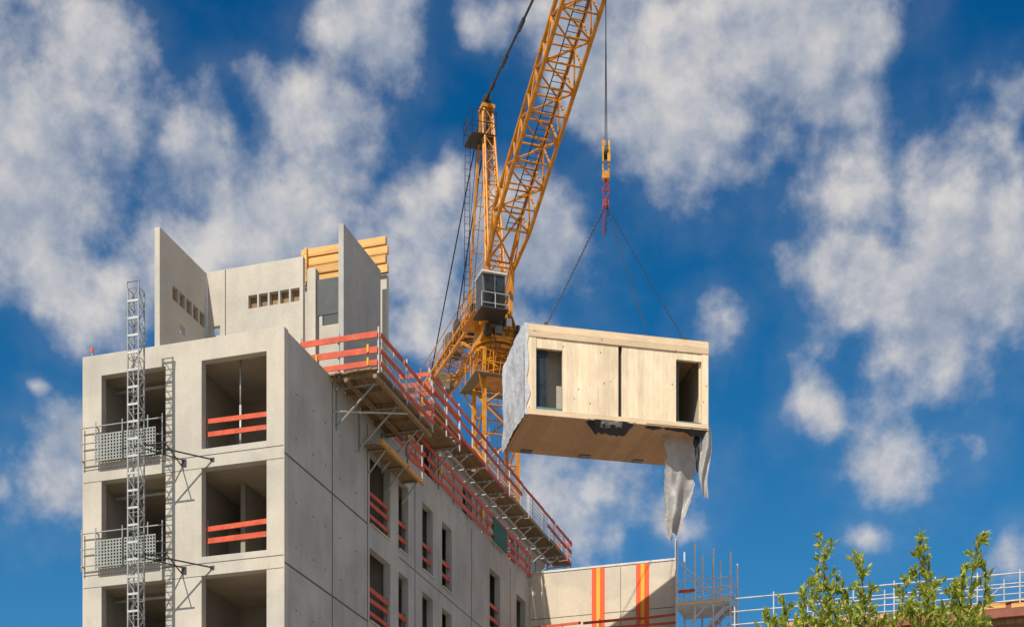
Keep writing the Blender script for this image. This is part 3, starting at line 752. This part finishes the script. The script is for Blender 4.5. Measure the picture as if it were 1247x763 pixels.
# ------------------------------------------------------------------ module
Z=26.0
T=Thing("prefabricated_module","light timber room module hanging from crane chains","building module",(3.45,1.8,Z),FM)
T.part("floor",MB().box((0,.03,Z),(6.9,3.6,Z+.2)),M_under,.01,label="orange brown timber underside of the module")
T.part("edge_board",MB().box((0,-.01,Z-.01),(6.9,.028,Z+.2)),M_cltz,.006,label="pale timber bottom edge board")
T.part("roof",MB().box((.03,.1,Z+2.95),(6.87,3.55,Z+3.2)),M_cltz,.01)
T.part("roof_beam",MB().box((0,-.02,Z+2.78),(6.9,.098,Z+3.24)),M_cltz,.01,label="pale timber edge beam")
T.part("corner_post",MB().box((0,.0,Z+.203),(.38,.2,Z+2.777)),M_clt,.008)
T.part("corner_post",MB().box((6.64,.0,Z+.203),(6.9,.2,Z+2.777)),M_clt,.008)
T.part("wall_panel",MB().box((1.36,.03,Z+.203),(3.46,.16,Z+2.777)),M_clt,.006)
T.part("wall_panel",MB().box((3.60,.03,Z+.203),(5.66,.16,Z+2.777)),M_clt,.006)
T.part("lintel",MB().box((.382,.02,Z+2.40),(1.358,.16,Z+2.777)),M_clt,.005)
T.part("lintel",MB().box((5.662,.02,Z+2.50),(6.638,.16,Z+2.777)),M_clt,.005)
T.part("gap_shade_board",MB().box((3.44,.17,Z+.2),(3.62,.2,Z+2.77)),M_blackm)  # black board paints in the dark interior seen through the panel gap
T.part("end_wall",MB().box((0.02,.202,Z+.203),(.14,3.55,Z+2.945)),M_clt)
T.part("end_wall",MB().box((6.76,.202,Z+.203),(6.88,3.55,Z+2.945)),M_cast,label="grey inner lined end wall")
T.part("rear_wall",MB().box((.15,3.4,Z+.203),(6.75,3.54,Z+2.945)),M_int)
T.part("partition_wall",MB().box((.95,.75,Z+.203),(1.6,.85,Z+2.94)),M_cast)
T.part("partition_wall",MB().box((.2,1.7,Z+.203),(.94,1.8,Z+2.94)),M_int)
T.part("partition_wall",MB().box((5.3,1.5,Z+.203),(6.2,1.6,Z+2.94)),M_int)
T.part("sill_panel",MB().box((.384,.04,Z+.203),(1.356,.15,Z+.30)),M_tealp,.004)
wf=T.part("window",MB().wall('x',.384,.86,Z+.305,Z+2.398,.2,.26,[(.45,.80,Z+.40,Z+2.33)]),M_dsteel,label="dark framed narrow window")
T.part("glass",MB().box((.45,.225,Z+.40),(.80,.232,Z+2.33)),M_glass,parent=wf)
T.part("door_frame",MB().box((5.664,.17,Z+.205),(5.80,.26,Z+2.498)),M_dsteel)
T.part("reveal",MB().box((6.58,.165,Z+.205),(6.755,.201,Z+2.498)),M_cltz)
T.part("window_sill",MB().box((5.68,-.005,Z+.203),(6.62,.16,Z+.245)),M_tealp)
for x in (.6,2.9,5.0): T.part("floor_bracket",MB().box((x,3.2,Z-.04),(x+.4,3.5,Z-.003)),M_grey)
def sheet(fn,nu,nv,skip=None):
    mb=MB()
    for i in range(nu+1):
        for j in range(nv+1): mb.v.append(Vector(fn(i/nu,j/nv)))
    for i in range(nu):
        for j in range(nv):
            if skip and skip((i+.5)/nu,(j+.5)/nv): continue
            a=i*(nv+1)+j; mb.f.append((a,a+1,a+nv+2,a+nv+1))
    return mb
def nz(x,y,z=0): return mn.noise(Vector((x,y,z)))
def endwrap(u,v):
    y=-.02+3.64*u; z=Z-.06+3.31*v
    bulge=.05*nz(y*1.1,z*.9,1)+.04*nz(y*2.5,z*1.2,3)+.02*abs(nz(y*4+z*1.5,z*1.5,5))+.015*abs(nz(y*2-z*3,z*3,7))
    return (-.06-bulge-.03*math.sin(math.pi*u),y,z+.07*nz(y*2,0,2)*(1-v))
T.part("plastic_wrap",sheet(endwrap,60,56),M_plast,smooth=True,label="crumpled whitish plastic sheet over the end wall")
def frontwrap(u,v):
    x=-.06+.14*u*(1+.8*nz(v*6,0,9)); z=Z-.03+3.27*v
    return (x,-.03-.01*nz(x*8,z*3,4),z)
T.part("plastic_wrap",sheet(frontwrap,6,40),M_plast,smooth=True)
def hang(u,v):
    w=1.45-.30*v if v<.5 else 1.30-(v-.5)*1.75
    w*=1+.10*nz(v*5,2)
    cx=6.12-.25*v+.08*math.sin(v*4.5)
    x=cx+(u-.5)*w+.07*nz(v*4,u*3,7)
    fold=.10*math.sin(u*9+2.5*v+3*nz(v*2,u,1))*(.4+v)+.14*nz(u*4,v*5,6)
    y=.9+fold+.2*nz(u*2,v*2,2)+.25*(u-.5)
    zz=Z+.05-3.75*v+.6*nz(u*3,0,1)*v-.12*abs(nz(u*9,3))*v
    return (x,y,zz)
def hskip(u,v):
    e=min(u,1-u); return (e<.08*(.5+nz(v*12,1 if u<.5 else 5)*1.8) and v>.08) or (v>.93 and nz(u*8,v*9,3)>.05)
T.part("torn_sheet",sheet(hang,70,90,hskip),M_torn,smooth=True,label="broad pale torn plastic sheet draping below the module")
def hang2(u,v):
    w=.50*(1-.5*v)
    x=6.80+(u-.5)*w+.08*math.sin(v*6); y=.12+.10*math.sin(u*7+v*4)+.05*nz(u*3,v*5)
    return (x,y,Z+.15-2.35*v-.3*u*v)
T.part("torn_sheet",sheet(hang2,16,40),M_torn,smooth=True)
def hang3(u,v):
    x=6.62+(u-.5)*.45*(1-.7*v)+.06*nz(v*5,u*3); y=.3+.08*math.sin(u*6)
    return (x,y,Z+.05-1.5*v)
T.part("torn_sheet",sheet(hang3,12,20),M_blackm,smooth=True,label="black strip of torn membrane")
def flap(u,v):
    x=2.3+1.8*u; drop=(.40+.12*nz(u*4,3)+.08*nz(u*13,8))*min(1,5*min(u,1-u)*(1+.3*nz(u*6,2)))
    return (x,-.03+.34*v+.04*nz(u*6,v*4,3),Z+.02-max(.02,drop)*v)
T.part("membrane_flap",sheet(flap,50,10),M_blackm,smooth=True)
T.part("membrane_flap",sheet(lambda u,v:(2.8+.8*u+.05*nz(u*5,v*5,4),-.05+.05*nz(u*4,v)+.2*v,Z-.02-.16*v-.1*nz(u*8,1)*v),16,10,lambda u,v: v>.5 and nz(u*8,v*8)>.1),M_torn,smooth=True,label="pale scrap of torn membrane")
def flap2(u,v):
    x=4.5+2.35*u; drop=(.06+.26*u*u+.04*math.sin(u*9))*(.85+.7*nz(u*5,1)+.4*nz(u*15,4))
    return (x,-.03+.25*v,Z+.04-max(.03,drop)*v)
T.part("membrane_flap",sheet(flap2,60,8),M_blackm,smooth=True,label="thin dark sheeting along the edge")

# ------------------------------------------------------------------ tree
T=Thing("tree","leafy green tree with upright sunlit shoots","tree",(5.8,25.6,0),ID)
tr=MB(); lf=MB()
rnd=random.Random(3)
def leaf(p,dirv,s):
    dirv=dirv.normalized(); side=dirv.cross(Vector((rnd.uniform(-1,1),rnd.uniform(-1,1),rnd.uniform(-.3,1)))).normalized()
    nn=side.cross(dirv); w=s*.22
    o=len(lf.v)
    lf.v += [p,p+dirv*s*.45+side*w+nn*w*.4,p+dirv*s+nn*(-.12*s),p+dirv*s*.45-side*w+nn*w*.4,p+dirv*s*.5]
    lf.f += [(o,o+1,o+4),(o+1,o+2,o+4),(o,o+4,o+3),(o+4,o+2,o+3)]
def shoot(a,b_,r0,leafy,dens,spread,curve,tw):
    a=Vector(a); b_=Vector(b_); n=9
    bend=Vector((rnd.uniform(-curve,curve),rnd.uniform(-curve,curve),0))
    P=[]
    for i in range(n+1):
        t=i/n; p=a.lerp(b_,t)+bend*math.sin(math.pi*t)+Vector((rnd.uniform(-.02,.02),rnd.uniform(-.02,.02),0)); P.append(p)
    for i in range(n): tr.cyl(P[i],P[i+1],r0*(1-.9*i/n),6,r0*(1-.9*(i+1)/n),cap=False)
    def at(t):
        x=t*n; i=min(n-1,int(x)); return P[i].lerp(P[i+1],x-i)
    for k in range(tw):
        t=leafy+(1-leafy)*(k+rnd.random())/tw
        base=at(t); az=rnd.uniform(0,6.283); ln=spread*(1.4-1.0*t)*rnd.uniform(.5,1.4)
        dv=Vector((math.cos(az),math.sin(az),rnd.uniform(.8,1.9))).normalized(); end=base+dv*ln
        tr.cyl(base,end,.005,4,.002,cap=False)
        for q in range(int(dens/tw)):
            s=rnd.random()**.7; p=base.lerp(end,s)
            d2=(dv+Vector((rnd.gauss(0,.5),rnd.gauss(0,.5),rnd.gauss(.2,.6))))
            leaf(p,d2,rnd.uniform(.075,.145))
    for q in range(14):
        p=at(1); leaf(p-Vector((0,0,rnd.uniform(0,.3))),Vector((rnd.gauss(0,.45),rnd.gauss(0,.45),rnd.uniform(.4,1.2))),rnd.uniform(.08,.14))
tr.cyl((5.8,25.6,-.05),(5.75,25.6,2.4),.17,10,.13); tr.cyl((5.75,25.6,2.4),(5.8,25.55,4.6),.13,10,.10)
forks=[(5.8,25.55,4.6),(5.2,25.4,5.8),(6.5,25.5,5.8),(5.9,25.8,6.0)]
for f in forks[1:]: tr.cyl(forks[0],f,.09,8,.06)
tips=[(3.90,25.2,8.9,1),(4.18,25.4,9.15,1),(4.42,24.9,9.2,1),(4.76,25,9.98,1),(4.64,25.5,9.6,1),(4.90,25.2,9.4,1),(5.30,25,9.75,1),(5.18,25.4,9.35,1),(5.45,25.1,9.25,1),(5.68,25.5,8.9,3),
      (6.20,25,9.98,3),(6.08,25.5,9.6,3),(6.38,25.2,9.7,2),(6.34,24.9,9.3,2),(6.74,25.1,9.4,2),(7.08,25,10.02,2),(6.95,25.4,9.6,2),(7.26,25.1,9.55,2),(7.2,25.6,9.1,2),(4.1,25.9,8.7,1),(5.4,26,8.8,3),
      (7.4,25.9,8.7,2),(3.8,24.9,8.6,1),(4.7,24.7,8.85,1),(5.1,24.5,8.8,1),(6.0,24.5,8.8,3),(6.8,24.4,8.8,2),(4.4,24.6,8.7,1),(6.4,24.5,8.8,2),(5.9,25.3,8.9,3)]
for x,y,z,f in tips:
    shoot(forks[f],(x,y,z),.036,.42,380,.44,.15,30)
T.part("trunk",tr,M_bark,smooth=True)
T.part("crown",lf,M_leaf,kind="stuff")

# ------------------------------------------------------------------ light
sx,sy=-.45,-.89; el=math.radians(46)
s=Vector((sx*math.cos(el),sy*math.cos(el),math.sin(el))).normalized()
ld=bpy.data.lights.new("sun",'SUN'); ld.energy=5.0; ld.angle=math.radians(.5); ld.color=(1,.92,.79)
lo=bpy.data.objects.new("sun",ld); COL.objects.link(lo); lo.rotation_euler=s.to_track_quat('Z','Y').to_euler()

# ------------------------------------------------------------------ world
w=bpy.data.worlds.new("World"); sc.world=w; w.use_nodes=True; nt=w.node_tree
bg=nt.nodes['Background']
sky=nt.nodes.new('ShaderNodeTexSky'); sky.sky_type='NISHITA'; sky.sun_disc=False; sky.sun_elevation=el; sky.sun_rotation=math.atan2(sx,sy)
sky.air_density=1.0; sky.dust_density=.3; sky.ozone_density=2.5
tc=nt.nodes.new('ShaderNodeTexCoord'); nm=nt.nodes.new('ShaderNodeVectorMath'); nm.operation='NORMALIZE'; nt.links.new(tc.outputs['Generated'],nm.inputs[0]); D=nm.outputs[0]
def math_(op,a,b_=None,c=None,clamp=False):
    n=nt.nodes.new('ShaderNodeMath'); n.operation=op; n.use_clamp=clamp
    for i,x in enumerate((a,b_,c)):
        if x is None: continue
        if isinstance(x,(int,float)): n.inputs[i].default_value=x
        else: nt.links.new(x,n.inputs[i])
    return n.outputs[0]
wn=nt.nodes.new('ShaderNodeTexNoise'); wn.inputs['Scale'].default_value=12; wn.inputs['Detail'].default_value=3; nt.links.new(D,wn.inputs['Vector'])
ws=nt.nodes.new('ShaderNodeVectorMath'); ws.operation='MULTIPLY_ADD'; nt.links.new(wn.outputs['Color'],ws.inputs[0]); ws.inputs[1].default_value=(.06,.06,.06); ws.inputs[2].default_value=(-.03,-.03,-.03)
wa=nt.nodes.new('ShaderNodeVectorMath'); wa.operation='ADD'; nt.links.new(D,wa.inputs[0]); nt.links.new(ws.outputs[0],wa.inputs[1]); DW=wa.outputs[0]
banks=[(30,60,105,1),(60,200,125,1),(140,110,40,.7),(230,230,75,1),(260,310,100,1),(80,330,70,.8),(130,370,70,.9),(400,175,70,1),(370,300,100,1),(445,20,70,1),(475,300,75,1),(550,220,40,.7),(500,400,60,.9),(65,580,70,.9),(20,480,30,.4),
 (600,30,45,.6),(750,40,85,1),(860,90,105,1),(970,50,95,1),(1060,40,50,.9),(1040,175,85,1),(945,180,50,.8),(860,400,50,.6),(665,310,75,.95),(700,610,110,.8),(800,640,60,.55),(640,430,70,.9),(730,345,45,.6),
 (1180,210,70,1),(1225,320,100,1),(1035,350,75,1),(1120,430,95,1),(985,480,50,.8),(1080,530,70,.9),(1235,120,45,.8),(1060,660,50,.45),(1235,680,55,.45)]
cov=None
for (px,py,r,pk) in banks:
    c=Vector((px-623,2002,1331-py)).normalized()
    dn=nt.nodes.new('ShaderNodeVectorMath'); dn.operation='DISTANCE'; nt.links.new(DW,dn.inputs[0]); dn.inputs[1].default_value=c
    v=math_('MULTIPLY_ADD',dn.outputs['Value'],-1.0/(r*1.2/2200),pk)
    cov=v if cov is None else math_('SMOOTH_MAX',cov,v,.2)
ln=noise(nt,D,3.2,1,.5)
dv=nt.nodes.new('ShaderNodeVectorMath'); dv.operation='DOT_PRODUCT'; nt.links.new(D,dv.inputs[0]); dv.inputs[1].default_value=Vector((0,2002,950)).normalized()
away=ramp(nt,dv.outputs['Value'],[(.90,1),(.94,0)])
gen=math_('MULTIPLY',math_('MULTIPLY_ADD',ln,5.0,-2.0),away)
gen=math_('MULTIPLY_ADD',away,1.0,math_('ADD',gen,-1.0))
cov=math_('MAXIMUM',cov,gen); cov=math_('MAXIMUM',cov,-.9)
covc=math_('MINIMUM',cov,.5)
def dens(vec): return math_('MULTIPLY_ADD',noise(nt,vec,13,8,.57,0),3.8,-1.9)
def offs(v):
    a=nt.nodes.new('ShaderNodeVectorMath'); a.operation='ADD'; nt.links.new(D,a.inputs[0]); a.inputs[1].default_value=v; return a.outputs[0]
n1=dens(D); n2=dens(offs((-.009,0,.011)))
den=math_('ADD',math_('MULTIPLY_ADD',covc,1.5,-.20),n1)
mask=nt.nodes.new('ShaderNodeMapRange'); mask.interpolation_type='SMOOTHSTEP'; nt.links.new(den,mask.inputs[0]); mask.inputs[1].default_value=-.48; mask.inputs[2].default_value=.72
haze=nt.nodes.new('ShaderNodeMapRange'); haze.interpolation_type='SMOOTHSTEP'; nt.links.new(den,haze.inputs[0]); haze.inputs[1].default_value=-1.3; haze.inputs[2].default_value=.3; haze.inputs[4].default_value=.10
lit=math_('MULTIPLY_ADD',math_('SUBTRACT',n1,n2),.75,.62,clamp=True)
thick=nt.nodes.new('ShaderNodeMapRange'); nt.links.new(den,thick.inputs[0]); thick.inputs[1].default_value=.35; thick.inputs[2].default_value=1.7; thick.inputs[3].default_value=0; thick.inputs[4].default_value=.20
lit2=math_('SUBTRACT',lit,thick.outputs[0],clamp=True)
cc=ramp(nt,lit2,[(0,(.20,.26,.37)),(.45,(.38,.42,.50)),(.9,(.70,.67,.65))])
ccs=nt.nodes.new('ShaderNodeVectorMath'); ccs.operation='SCALE'; nt.links.new(cc,ccs.inputs[0]); ccs.inputs['Scale'].default_value=1/.12
sep=nt.nodes.new('ShaderNodeSeparateXYZ'); nt.links.new(D,sep.inputs[0])
grade=ramp(nt,sep.outputs[2],[(.27,(.20,.62,.82)),(.42,(.05,.51,.76)),(.56,(.015,.42,.71))])
skyc=mul(nt,sky.outputs[0],grade)
mm=nt.nodes.new('ShaderNodeMix'); mm.data_type='RGBA'; mf=math_('MAXIMUM',math_('MULTIPLY',mask.outputs[0],.94),haze.outputs[0])
nt.links.new(mf,mm.inputs[0]); nt.links.new(skyc,mm.inputs[6]); nt.links.new(ccs.outputs[0],mm.inputs[7])
nt.links.new(mm.outputs[2],bg.inputs[0]); bg.inputs[1].default_value=.12
w.cycles.sampling_method='MANUAL'; w.cycles.sample_map_resolution=256

# ------------------------------------------------------------------ camera
cd=bpy.data.cameras.new("camera"); cd.sensor_width=36; cd.lens=36*2002/1247; cd.shift_y=(1331-381.5)/1247; cd.clip_end=5000
co=bpy.data.objects.new("camera",cd); COL.objects.link(co); co.location=(0,0,1.6); co.rotation_euler=(math.radians(90),0,0); sc.camera=co
sc.view_settings.view_transform='Standard'; sc.view_settings.look='None'; sc.view_settings.exposure=0
